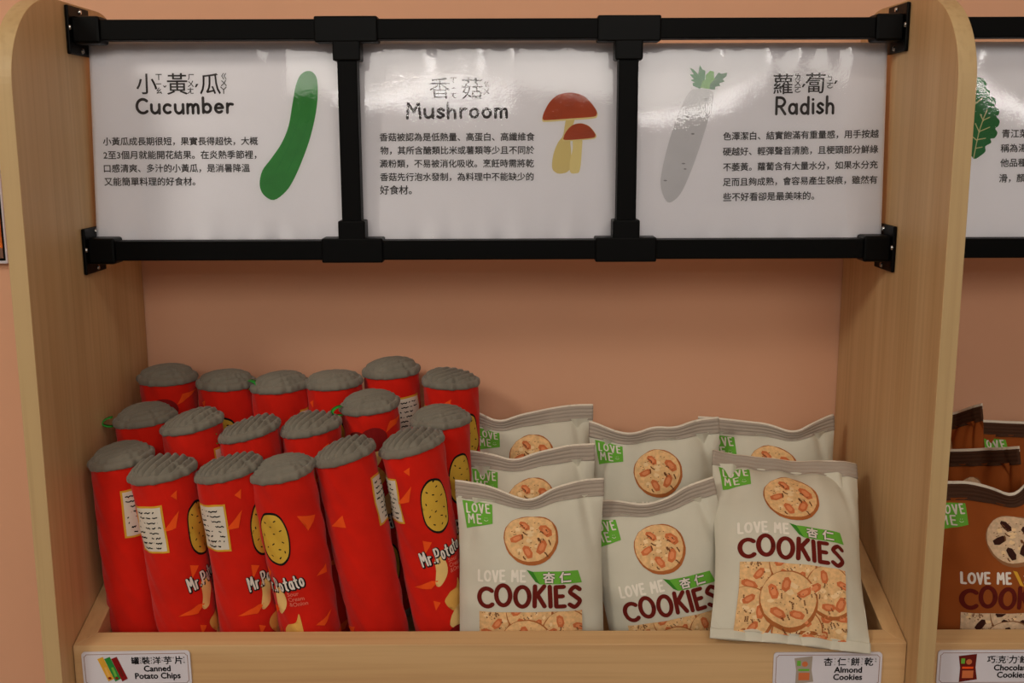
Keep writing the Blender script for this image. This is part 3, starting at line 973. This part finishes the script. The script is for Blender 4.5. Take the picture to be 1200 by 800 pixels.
def chip_can(k, top, foot, phi, label, flip=False, captilt=(0, 0), ridge=0., loop=None):
    top, foot = Vector(top), Vector(foot)
    ax = (top - foot).normalized()
    e1 = Vector((1, 0, 0)) - ax * ax.x
    e1.normalize()
    e2 = ax.cross(e1)                             # points away from the viewer
    A1, A2, AX = np.array(e1), np.array(e2), np.array(ax)
    base = np.array(foot) + np.array([0, 0, ZO])
    r = empty('plush_can', tuple(base))
    tag(r, label, 'plush toy', 'red plush chip cans in the wooden bin')
    rn = random.Random(k * 7 + 3)
    ph = [rn.uniform(0, 6.28) for _ in range(8)]
    tlx, tly = captilt

    def rad(th, y):
        t = y / HC
        q = RC * (1 + .018 * np.sin(2 * th + ph[0]) + .012 * np.sin(3 * th + 7 * t + ph[1]) + .01 * np.sin(9 * t + ph[2]))
        q = q * (1 - .05 * (1 - t))
        q = q + .0007 * np.sin(5 * th + 26 * t + ph[3]) * np.sin(17 * t + ph[4]) + .0006 * np.sin(11 * th + ph[5] + 40 * t)
        ed = np.minimum(HC - y, y)
        q = q - .0014 * np.exp(-ed / .004) * (1 + .25 * np.sin(17 * th + ph[6])) + .0004 * np.exp(-ed / .02) * np.sin(23 * th + ph[7])
        return q

    def pt(th, y, rr):
        # th=0 faces the viewer, positive to the right; the top slants by captilt
        c, sn = np.cos(th), np.sin(th)
        fade = np.clip((y / HC - .75) / .25, 0, 1.6)
        yy = y + fade * (tlx * sn + tly * -c) * rr
        return base + np.multiply.outer(rr * sn, A1) + np.multiply.outer(-rr * c, A2) + np.multiply.outer(yy, AX)

    nth, ny = 56, 50
    TH, Y = np.meshgrid(np.linspace(0, 2 * np.pi, nth, endpoint=False), np.linspace(0, HC, ny))
    V = pt(TH.ravel(), Y.ravel(), rad(TH.ravel(), Y.ravel()))
    Fc = [(j * nth + i, j * nth + (i + 1) % nth, (j + 1) * nth + (i + 1) % nth, (j + 1) * nth + i) for j in range(ny - 1) for i in range(nth)]
    body_ = local(mesh('body', V, Fc, r, [red], True), r)

    # caps: a rolled rim and a dome with stitched ridges
    def cap_(y0, sgn):
        n = 84
        g = np.linspace(-1, 1, n)
        GX, GY = np.meshgrid(g, g)
        u = GX * np.sqrt(1 - GY ** 2 / 2)
        v = GY * np.sqrt(1 - GX ** 2 / 2)
        rr = np.sqrt(u * u + v * v)
        th = np.arctan2(u, -v)
        Rr = rad(th, np.full_like(th, HC if sgn > 0 else 0.)) + .0032
        ca, sa = math.cos(ridge), math.sin(ridge)
        uu, vv = ca * u - sa * v, sa * u + ca * v
        ridg = np.abs(np.sin((uu + .30 * vv * vv) * 13 + ph[0])) ** .8
        m = np.clip((.90 - rr) / .08, 0, 1)
        h = .0095 * (1 - np.clip(rr, 0, 1) ** 2.6) * (1 + .25 * np.sin(2 * uu + ph[1]))
        h = h + m * .0058 * (ridg - .3) + (1 - m) * .0016 * np.sqrt(np.clip(1 - ((rr - .95) / .06) ** 2, 0, 1))
        y = np.full_like(h, y0) + sgn * (h - .0005)
        V1 = pt(th.ravel(), np.full(th.size, HC if sgn > 0 else 0.), (Rr * rr).ravel())
        V1 = V1 + np.multiply.outer((y - (HC if sgn > 0 else 0)).ravel(), AX)
        F1 = [(j * n + i, j * n + i + 1, (j + 1) * n + i + 1, (j + 1) * n + i) for j in range(n - 1) for i in range(n - 1)]
        # skirt down the side
        ring = [0 * n + i for i in range(n)] + [j * n + n - 1 for j in range(1, n)] + [(n - 1) * n + i for i in range(n - 2, -1, -1)] + [j * n for j in range(n - 2, 0, -1)]
        thr = th.ravel()[ring]
        k0 = len(V1)
        L = [V1]
        m_ = len(ring)
        for q, (dy, dr) in enumerate(((-.0018, .0006), (-.0042, .0004), (-.0060, -.0006), (-.0066, -.0030))):
            yy = (HC if sgn > 0 else 0.) + sgn * dy
            L.append(pt(thr, np.full(m_, yy), rad(thr, np.full(m_, HC if sgn > 0 else 0.)) + .0032 + dr + .0003 * np.sin(13 * thr)))
            a0 = k0 + q * m_
            for i in range(m_):
                j = (i + 1) % m_
                if q == 0: F1.append((ring[i], a0 + i, a0 + j, ring[j]))
                else: F1.append((a0 - m_ + i, a0 + i, a0 + j, a0 - m_ + j))
        o = local(mesh('cap', np.concatenate(L), F1, r, [capgrey], True), r)
        bm = bmesh.new()
        bm.from_mesh(o.data)
        bmesh.ops.recalc_face_normals(bm, faces=bm.faces)
        bm.to_mesh(o.data)
        bm.free()
    cap_(HC, 1)
    cap_(0, -1)
    ph0 = math.radians(phi)

    def fn(x, y, off):
        if flip: x, y = -x, HC - y
        th = x / RC + ph0
        return pt(th, y, rad(th, y) + off)
    for nm, a in CAN_ART.items():
        if nm != 'triangle_pattern': a.build(nm, r, fn, .0005, .00014)
    # the printed triangles belong to the red cloth
    (d_,) = CAN_ART['triangle_pattern'].L.values()
    A_ = np.array(d_[1])
    k0_ = len(V)
    V2 = np.concatenate([V, fn(A_[:, 0], A_[:, 1], .0005)])
    mesh_swap(body_, V2, Fc, [tuple(i + k0_ for i in f) for f in d_[2]], [red, orange])
    if loop is not None:
        th0 = math.radians(loop)
        pts = []
        for i in range(9):
            a = math.pi * i / 8
            c = pt(np.array(th0), np.array(HC - .004), np.array(RC + .002 + .012 * math.sin(a)))
            pts.append(c + AX * (.006 * math.cos(a) + .003))
        side = np.array(ax.cross(Vector(pts[4] - base) - ax * Vector(pts[4] - base).dot(ax)).normalized()) * .004
        VV = [p - side for p in pts] + [p + side for p in pts]
        o = local(mesh('hanging_loop', VV, [(i, i + 1, i + 10, i + 9) for i in range(8)], r, [greenloop], True), r)
        sd = o.modifiers.new('thickness', 'SOLIDIFY')
        sd.thickness = .001
    return r


def can_from(px_, py_, Y):
    return at(px_, py_, Y)


R_ = math.radians
cans = [
    # cap centre px, depth, foot x, foot depth, phi, flip, tilt, ridge, loop, label
    ((142, 534), .105, -.402, .100, 143, False, (.10, .06), .9, None, 'red plush can with grey lid, standing foremost against the left side board'),
    ((190, 549), .076, -.336, .090, 77, False, (.05, .02), .1, None, 'red can with white text panel, second in the front row from side board'),
    ((268, 547), .078, -.268, .092, 70, False, (.14, .02), .2, None, 'red can with white text panel, directly beside the front can with the yellow potato'),
    ((330, 548), .076, -.198, .085, -24, False, (.04, .04), 1.35, None, 'red plush can in front row with yellow potato and white name facing half left'),
    ((403, 529), .100, -.122, .096, 183, False, (.12, .03), .25, None, 'plain red plush can in the front row with its back turned'),
    ((482, 518), .112, -.050, .100, 34, False, (.10, .05), .3, None, 'red plush can at the end of the front row, showing potato, name and dark onion'),
    ((170, 487), .176, -.400, .165, -100, False, (.08, .04), 1.1, -75, 'red can in middle row against the side board, green loop at its lid'),
    ((225, 494), .152, -.330, .162, 185, False, (.14, .04), .3, None, 'plain red plush can in the middle row above the two text panel cans'),
    ((292, 502), .146, -.262, .160, -122, False, (.18, .03), .1, -80, 'red can in the middle row with tilted lid and a green loop beside it'),
    ((364, 497), .158, -.195, .160, 80, False, (.12, .05), .25, None, 'red plush can in the middle row with the top of a white text panel showing'),
    ((433, 472), .196, -.128, .175, 12, True, (.03, .06), 1.2, -60, 'upside down red plush can with dark onion near its lid, tallest of the middle row'),
    ((516, 489), .176, -.052, .172, 44, False, (.02, .03), 1.2, None, 'red plush can in the middle row next to the beige bags, potato showing'),
    ((196, 440), .262, -.398, .245, 8, True, (-.02, .03), 1.3, None, 'upside down red plush can in the back corner beside the left side board'),
    ((265, 446), .250, -.325, .245, 4, False, (-.03, .03), 1.4, 66, 'red can in back row, second from side board, potato top just showing'),
    ((328, 449), .248, -.254, .245, 185, False, (.02, .03), .8, None, 'red can in back row, third from the side board, only triangles showing'),
    ((391, 445), .252, -.186, .245, -2, False, (.01, .03), 1.0, None, 'red plush can in the back row, fourth from the side board, behind a green loop'),
    ((458, 432), .275, -.117, .250, 143, False, (.02, .04), 1.1, None, 'red plush can standing highest in the back row with a white text panel'),
    ((528, 444), .256, -.045, .248, 40, False, (-.06, .04), .6, None, 'red plush can at the end of the back row beside the rearmost beige bag'),
]
for k, (c, Y, fx, fy, phi, flip, tl, rg, lp, lab) in enumerate(cans):
    rg = min(rg, .95) if k not in (3, 10) else rg
    tp_ = at(c[0], c[1], Y)
    fz = floorz(fy) + .013
    fy = max(Y + .004, .092)
    tl = (tl[0], tl[1] - .05)
    ft = np.array([fx, fy, fz])
    d = tp_ - ft
    d = d / np.linalg.norm(d)
    # keep the seen lid where it is, let the foot follow from the can's length
    ft = tp_ - d * HC
    if k < 0: print(k, ft, ft[2] - floorz(ft[1]))
    chip_can(k, tp_, ft, phi, lab, flip, tl, rg, lp)


# ------------------------------------------------------------------ plush cookie bags
BW, BH, BL = .160, .242, .222         # width, artwork height, real length


def cookie_disc(a, cx, cy, r, clip, seed, L, cols, ry=None):
    base_, rim, light, nut, nutl = cols
    rn = random.Random(seed)
    ry = ry or r * 1.09
    a.disc(cx, cy, r, ry, rim, L, 30, clip, .015, seed)
    a.disc(cx - r * .02, cy + ry * .05, r * .94, ry * .92, base_, L + 1, 30, clip, .02, seed + 1)
    for k in range(9):
        t, q = rn.uniform(0, 6.28), rn.uniform(.1, .75) * r
        a.disc(cx + q * math.cos(t), cy + q * math.sin(t), r * rn.uniform(.06, .14), r * rn.uniform(.05, .10), light, L + 2, 9, clip, .25, seed + k)
    for k in range(5):
        t = k * 1.257 + rn.uniform(-.25, .25) + seed
        q = rn.uniform(.5, .64) * r
        x, y = cx + q * math.cos(t), cy + q * math.sin(t)
        an = rn.uniform(0, 3.14)
        P = [(1, .1), (.75, .62), (-.1, .7), (-.9, .5), (-1, -.25), (-.4, -.65), (.6, -.5)]
        s1 = r * rn.uniform(.25, .33)
        P = [(x + s1 * (u * math.cos(an) - .8 * v * math.sin(an)), y + s1 * (u * math.sin(an) + .8 * v * math.cos(an))) for u, v in P]
        a.poly(P, nut, L + 3, clip)
        c = np.mean(P, 0)
        a.poly([tuple(c + (np.array(p) - c) * .55) for p in P], nutl, L + 4, clip)
    for k in range(11):
        t, q = rn.uniform(0, 6.28), rn.uniform(.05, .8) * r
        x, y = cx + q * math.cos(t), cy + q * math.sin(t)
        an = -1.1 + rn.uniform(-.5, .5)
        n = rn.randint(1, 3)
        for i in range(n):
            l = r * .055
            x2, y2 = x + l * math.cos(an), y + l * math.sin(an)
            a.stroke([(x, y), (x2, y2)], r * .05, crack, L + 4, clip)
            an += rn.uniform(-.5, .5)
            x, y = x2 + l * .25 * math.cos(an), y2 + l * .25 * math.sin(an)
    for k in range(26):
        t, q = rn.uniform(0, 6.28), rn.uniform(.2, .86) * r
        x, y = cx + q * math.cos(t), cy + q * math.sin(t)
        a.stroke([(x, y), (x + r * .025, y + r * .01)], r * .03, crack, L + 4, clip)


def bag_art(kind):
    A = {}
    if kind == 'almond':
        cols, gh, ttl = (cookie, cookied, cookiel, almond, almondl), ghost, maroon
    else:
        cols, gh, ttl = (palecookie, palecookied, cookiel, choc, choc), whiteink, maroon2
    sx_ = 0 if kind == 'almond' else -.014
    b = Art()
    b.poly([(-.0735, .2200), (-.0410, .2185), (-.0415, .1935), (-.0580, .1895), (-.0705, .1860)], green, 0)
    A['love_badge'] = b
    b2 = Art()
    b2.hand('LOVE', -.0695, .2060, -.0440, .0105, .0017, whiteink, 1, .03, 4, rot=.03, gap=.34)
    b2.hand('ME', -.0682, .1930, -.0535, .0105, .0016, whiteink, 1, .02, 3, rot=.03, gap=.34)
    b2.stroke(arc(-.0485, .1985, .0022, .0018, 200, 340, 5), .0005, whiteink, 1)
    for dx in (-.001, .001): b2.disc(-.0485 + dx, .2003, .0004, .0004, whiteink, 1, 6)
    for a_ in (b, b2):
        for d_ in a_.L.values(): d_[1] = [(p_[0] + sx_ * .25, p_[1]) for p_ in d_[1]]
    A['badge_lettering'] = b2
    c = Art()
    cookie_disc(c, .0005, .1765, .0302, None, 3, 0, cols)
    A['cookie_picture'] = c
    g = Art()
    g.hand('LOVE ME', -.0585, .1245, -.0065, .0125, .0026, gh, 0, .02, 4, gap=.24, rot=.01)
    A['pale_lettering'] = g
    f = Art()
    if kind == 'almond':
        f.poly([(-.0050, .1390), (.0020, .1365), (.0520, .1362), (.0560, .1215), (.0100, .1212), (.0045, .1245)], green, 0)
        f.poly([(-.0050, .1390), (.0020, .1365), (.0095, .1212), (.0045, .1245)], greend, 1)
        for ch, x in (('杏', .0195), ('仁', .0375)):
            f.type(ch, x, .1290, box=(.0125, .0125), m=blackink, layer=2, bold=.0011)
            f.type(ch, x, .1290, box=(.0125, .0125), m=whiteink, layer=3, bold=.0005)
        A['green_banner'] = f
    else:
        f.poly([(-.0035, .1400), (.0015, .1385), (.0085, .1205), (.0040, .1225)], yellow, 0)
        for ch, x in (('巧', .0155), ('克', .0315), ('力', .0465)):
            f.type(ch, x, .1290, box=(.0125, .0125), m=whiteink, layer=1, bold=.0011)
            f.type(ch, x, .1290, box=(.0125, .0125), m=blackink, layer=2, bold=.0004)
        A['banner_lettering'] = f
    t = Art()
    rn = random.Random(2)
    xs = [(-.0585, -.0415, .0215, .0), (-.0395, -.0215, .0240, .002), (-.0195, -.0015, .0240, .001), (.0015, .0150, .0225, .002), (.0190, .0215, .0225, .001), (.0255, .0370, .0220, .001), (.0405, .0545, .0235, -.0010)]
    for ch, (a0, a1, h, dy) in zip('COOKIES', xs):
        t.hand(ch, a0, .0930 + dy, a1 if ch != 'I' else a0 + .0035, h * 1.08, .0050, ttl, 0, 0, 1, rot=rn.uniform(-.04, .04))
    A['title_lettering'] = t
    w = Art()
    x0, y0, x1, y1 = -.0575, .0100, .0555, .0880
    cl = (x0, y0, x1, y1)
    w.rect(x0, y0, x1, y1, cols[1], 0)
    w.rect(x0, y0, x1, y1, cols[0], 1)
    for i, (x, y, r) in enumerate(((-.052, .080, .030), (.045, .083, .027), (-.002, .086, .026), (-.048, .027, .029), (.044, .020, .027), (.005, .012, .026), (.038, .060, .028), (-.006, .046, .0305))):
        cookie_disc(w, x, y, r, cl, 11 + i, 1 + i * 4 if False else 1 + i * 2, cols)
    A['cookies_window_picture'] = w
    for n, a in A.items():
        a.cut(.004, .004)
    return A


ALM, CHO = bag_art('almond'), bag_art('choc')


def cookie_bag(TL, TR, foot, art, label, cloths, seed, prof, group, D1=.029, Db=.016, Wf=None, lean=0.0, footroll=0):
    TL, TR, foot = map(np.array, (TL, TR, foot))
    top = (TL + TR) / 2
    Wd = Wf or np.linalg.norm(TR - TL)
    ax = top - foot
    ax = ax / np.linalg.norm(ax)
    e1 = (TR - TL) / np.linalg.norm(TR - TL)
    e1 = e1 - ax * (e1 @ ax) * .6                # a little shear is left in, as cloth has
    e1 = e1 / np.linalg.norm(e1)
    n = np.cross(e1, ax)                          # towards the viewer
    n = n / np.linalg.norm(n)
    if n[1] > 0: n = -n
    base = top - ax * BL + np.array([0, 0, ZO])
    r = empty('cookie_bag', tuple(base))
    tag(r, label, 'plush toy', group)
    body_m, seal_m = cloths
    rn = random.Random(seed)
    ph = [rn.uniform(0, 6.28) for _ in range(12)]
    px_, pv_ = zip(*prof)

    def surf(s, t, side, off=0.):
        s, t = np.asarray(s, float), np.asarray(t, float)
        tb = np.clip((t - .05) / .875, 0, 1)
        sn = np.sin(np.pi * tb)
        hw = Wd / 2 * (1 - .045 * sn - .01 * np.sin(9 * t + ph[0]))
        x = s * hw
        dip = np.interp(s, px_, pv_)
        # smooth the profile
        dip = (dip + np.interp(np.clip(s - .12, -1, 1), px_, pv_) + np.interp(np.clip(s + .12, -1, 1), px_, pv_) + np.interp(np.clip(s - .06, -1, 1), px_, pv_) + np.interp(np.clip(s + .06, -1, 1), px_, pv_)) / 5
        ft = np.clip((t - .70) / .30, 0, 1) ** 1.5
        v = t * BL + dip * ft
        as_ = np.clip(np.abs(s), 0, 1)
        bul = sn ** .62 * (1 - as_ ** 2.6) ** .75
        thick = (D1 if side > 0 else -Db) * bul
        wav = -dip * 1.0 + .0035 * np.sin(3.1 * s + ph[1]) + .002 * np.sin(6.3 * s + ph[2])
        wf = np.clip((t - .6) / .4, 0, 1) ** 2
        wb = np.clip((.25 - t) / .25, 0, 1) ** 2
        c = thick + wav * wf + (.003 * np.sin(3.5 * s + ph[3])) * wb
        wr = .0022 * np.sin(13 * s + ph[4] + 3 * t) * np.exp(-(.93 - np.minimum(t, .93)) / .10) + .0018 * np.sin(12 * s + ph[5]) * np.exp(-np.maximum(t - .05, 0) / .07)
        wr = wr + .0022 * np.sin(30 * t + ph[6] + 2 * s) * as_ ** 4 + .0014 * np.sin(8 * s + 11 * t + ph[7]) * np.sin(6 * t - 5 * s + ph[8])
        wr = wr + .0042 * np.exp(-(((as_ - .80) - (t - .80) * -.6) / .07) ** 2) * np.clip((t - .55) / .3, 0, 1) * -1
        c = c + side * wr * np.clip(1.15 - as_ ** 6, 0, 1) * np.where((t > .93), .25, 1)
        c = c + lean * np.sin(np.pi * np.clip(t, 0, 1))
        c = c + side * off
        P = base + np.multiply.outer(x, e1) + np.multiply.outer(v, ax) + np.multiply.outer(c, n)
        return P
    ns, nt = 72, 84

    def sheet(t0, t1, side, ns, nt, extra=0, off=0):
        S, Tt = np.meshgrid(np.sin(np.linspace(-np.pi / 2, np.pi / 2, ns)) * .35 + np.linspace(-1, 1, ns) * .65, np.linspace(t0, t1, nt))
        return surf(S.ravel(), Tt.ravel(), side, off), [(j * ns + i, j * ns + i + 1, (j + 1) * ns + i + 1, (j + 1) * ns + i) for j in range(nt - 1) for i in range(ns - 1)]
    V1, F1 = sheet(.045, .93, 1, ns, nt)
    V2, F2 = sheet(.045, .93, -1, ns, nt)
    k = len(V1)
    o = mesh('pouch', np.concatenate([V1, V2]), F1 + [tuple(reversed([i + k for i in f])) for f in F2], r, [body_m], True)
    local(o, r)
    # ridged top seal, smooth bottom seal
    ns2 = 60
    sg = np.linspace(-1, 1, ns2)

    def seal(name, t0, t1, rows, ridge, mt, th=.0013, s0=-1.0, s1=1.0, zoff=0):
        V, Fc = [], []
        sg_ = np.linspace(s0, s1, ns2)
        for j in range(rows):
            t = t0 + (t1 - t0) * j / (rows - 1)
            rd = ridge * abs(math.sin(j / (rows - 1) * math.pi * 4)) ** .7
            V.append(surf(sg_ * 1.004, np.full(ns2, t), 1, th + rd + zoff))
        for j in range(rows):
            t = t1 - (t1 - t0) * j / (rows - 1)
            V.append(surf(sg_ * 1.004, np.full(ns2, t), -1, th - zoff))
        R2 = rows * 2
        for j in range(R2):
            j2 = (j + 1) % R2
            for i in range(ns2 - 1):
                Fc.append((j * ns2 + i, j * ns2 + i + 1, j2 * ns2 + i + 1, j2 * ns2 + i))
        Fc.append(tuple(j * ns2 for j in range(R2)))
        Fc.append(tuple(j * ns2 + ns2 - 1 for j in reversed(range(R2))))
        return local(mesh(name, np.concatenate(V), Fc, r, [mt], True), r)
    seal('top_seal', .918, 1.0, 26, .0011, seal_m)
    seal('bottom_seal', 0.0, .05, 8, .0002, body_m)
    li = seal('lining_edge', .985, 1.014 if art is CHO else 1.009, 3, 0, lining, .0007, zoff=-.0012)

    def fn(x, y, off): return surf(x / (BW / 2), y / BH, 1, off)
    for nm, a in art.items():
        if nm == 'badge_lettering': continue
        p = a.build(nm, r, fn, .0006, .00012)
        if nm == 'love_badge':
            q = art['badge_lettering'].build('lettering', r, fn, .0008, .0004)
            q.parent = p
            q.matrix_parent_inverse = Matrix.Identity(4)
    return r


def bag(L, R, Yt, foot_px, Yb, label, seed, prof, art=ALM, cl=(bagbeige, sealbeige), group='beige plush almond cookie bags', Yr=None, **k):
    TL, TR = at(L[0], L[1], Yt), at(R[0], R[1], Yr if Yr is not None else Yt)
    ft = at(foot_px[0], foot_px[1], Yb)
    return cookie_bag(TL, TR, ft, art, label, cl, seed, prof, group, **k)


bag((534, 563), (707, 562), .112, (623, 740), .078, 'beige cookie bag standing foremost next to the red cans', 1, [(-1, 0), (-.55, -.006), (-.1, -.021), (.05, -.022), (.3, -.009), (.7, -.001), (1, 0)])
bag((546, 532), (697, 517), .192, (624, 700), .165, 'beige cookie bag in the middle of three next to the red cans', 2, [(-1, 0), (-.6, -.006), (-.25, -.015), (.1, -.006), (.6, 0), (1, 0)])
bag((550, 479), (694, 474), .272, (624, 640), .245, 'rearmost beige cookie bag next to the red cans, against the wall', 3, [(-1, 0), (-.75, -.010), (-.5, -.018), (-.2, -.010), (.3, -.004), (.7, 0), (1, 0)])
bag((676, 588), (836, 564), .125, (796, 745), .100, 'leaning beige cookie bag in front between the two foremost upright ones', 4, [(-1, 0), (-.5, -.003), (-.05, -.013), (.3, -.011), (.6, -.003), (1, 0)])
bag((690, 492), (842, 491), .222, (772, 690), .195, 'beige cookie bag behind the leaning one, against the pink wall', 5, [(-1, 0), (-.55, -.014), (-.3, -.016), (0, -.009), (.3, -.011), (.6, -.003), (1, 0)])
bag((834, 531), (1003, 544), .172, (927, 757), .020, 'large beige cookie bag propped on the front board, all of its cookie picture showing', 6, [(-1, 0), (-.4, -.003), (0, -.003), (.5, .001), (1, 0)], D1=.030, Db=.010)
bag((820, 487), (977, 489), .255, (905, 690), .225, 'beige cookie bag behind the large propped one, near the side board', 7, [(-1, 0), (-.5, -.004), (0, -.009), (.33, -.020), (.6, -.010), (1, 0)])
g2 = 'brown plush chocolate cookie bags'
cb = (bagbrown, sealbrown)
bag((1090, 566), (1262, 563), .112, (1178, 750), .085, 'brown cookie bag in front, with white edge along its wavy top', 11, [(-1, 0), (-.5, 0), (-.15, -.008), (.08, -.018), (.25, -.004), (.6, .003), (1, 0)], CHO, cb, g2)
bag((1098, 536), (1192, 517), .245, (1160, 720), .170, 'brown cookie bag turned sideways directly behind the front one', 12, [(-1, 0), (0, -.002), (1, 0)], CHO, cb, g2, Yr=.150)
bag((1086, 508), (1146, 462), .300, (1128, 650), .225, 'brown cookie bag with raised pointed corner by the upright board', 13, [(-1, 0), (0, 0), (1, 0)], CHO, cb, g2, Yr=.225)
bag((1140, 487), (1292, 500), .292, (1225, 660), .262, 'brown cookie bag farthest back, against the pink wall', 14, [(-1, 0), (0, -.004), (.5, -.002), (1, 0)], CHO, cb, g2)

# ------------------------------------------------------------------ lamp fittings of the room (behind the viewer)
for x, lab in ((-.62, 'long white strip lamp under the shop ceiling, at the left end of its row'),
               (1.3, 'long white strip lamp under the shop ceiling, in the middle of its row'), (3.25, 'long white strip lamp under the shop ceiling, at the right end of its row')):
    r = empty('ceiling_lamp', (x, -6.0, 2.5))
    tag(r, lab, 'lamp', 'strip lamps under the ceiling')
    local(boxobj('housing', (x - .46, -6.06, 2.50), (x + .46, -5.94, 2.53), cream, r, .004), r)
    local(boxobj('diffuser', (x - .42, -6.05, 2.445), (x + .42, -5.95, 2.499), tube, r, .012), r)
    local(boxobj('hanger', (x - .01, -6.01, 2.53), (x + .01, -5.99, 2.6), cream, r), r)
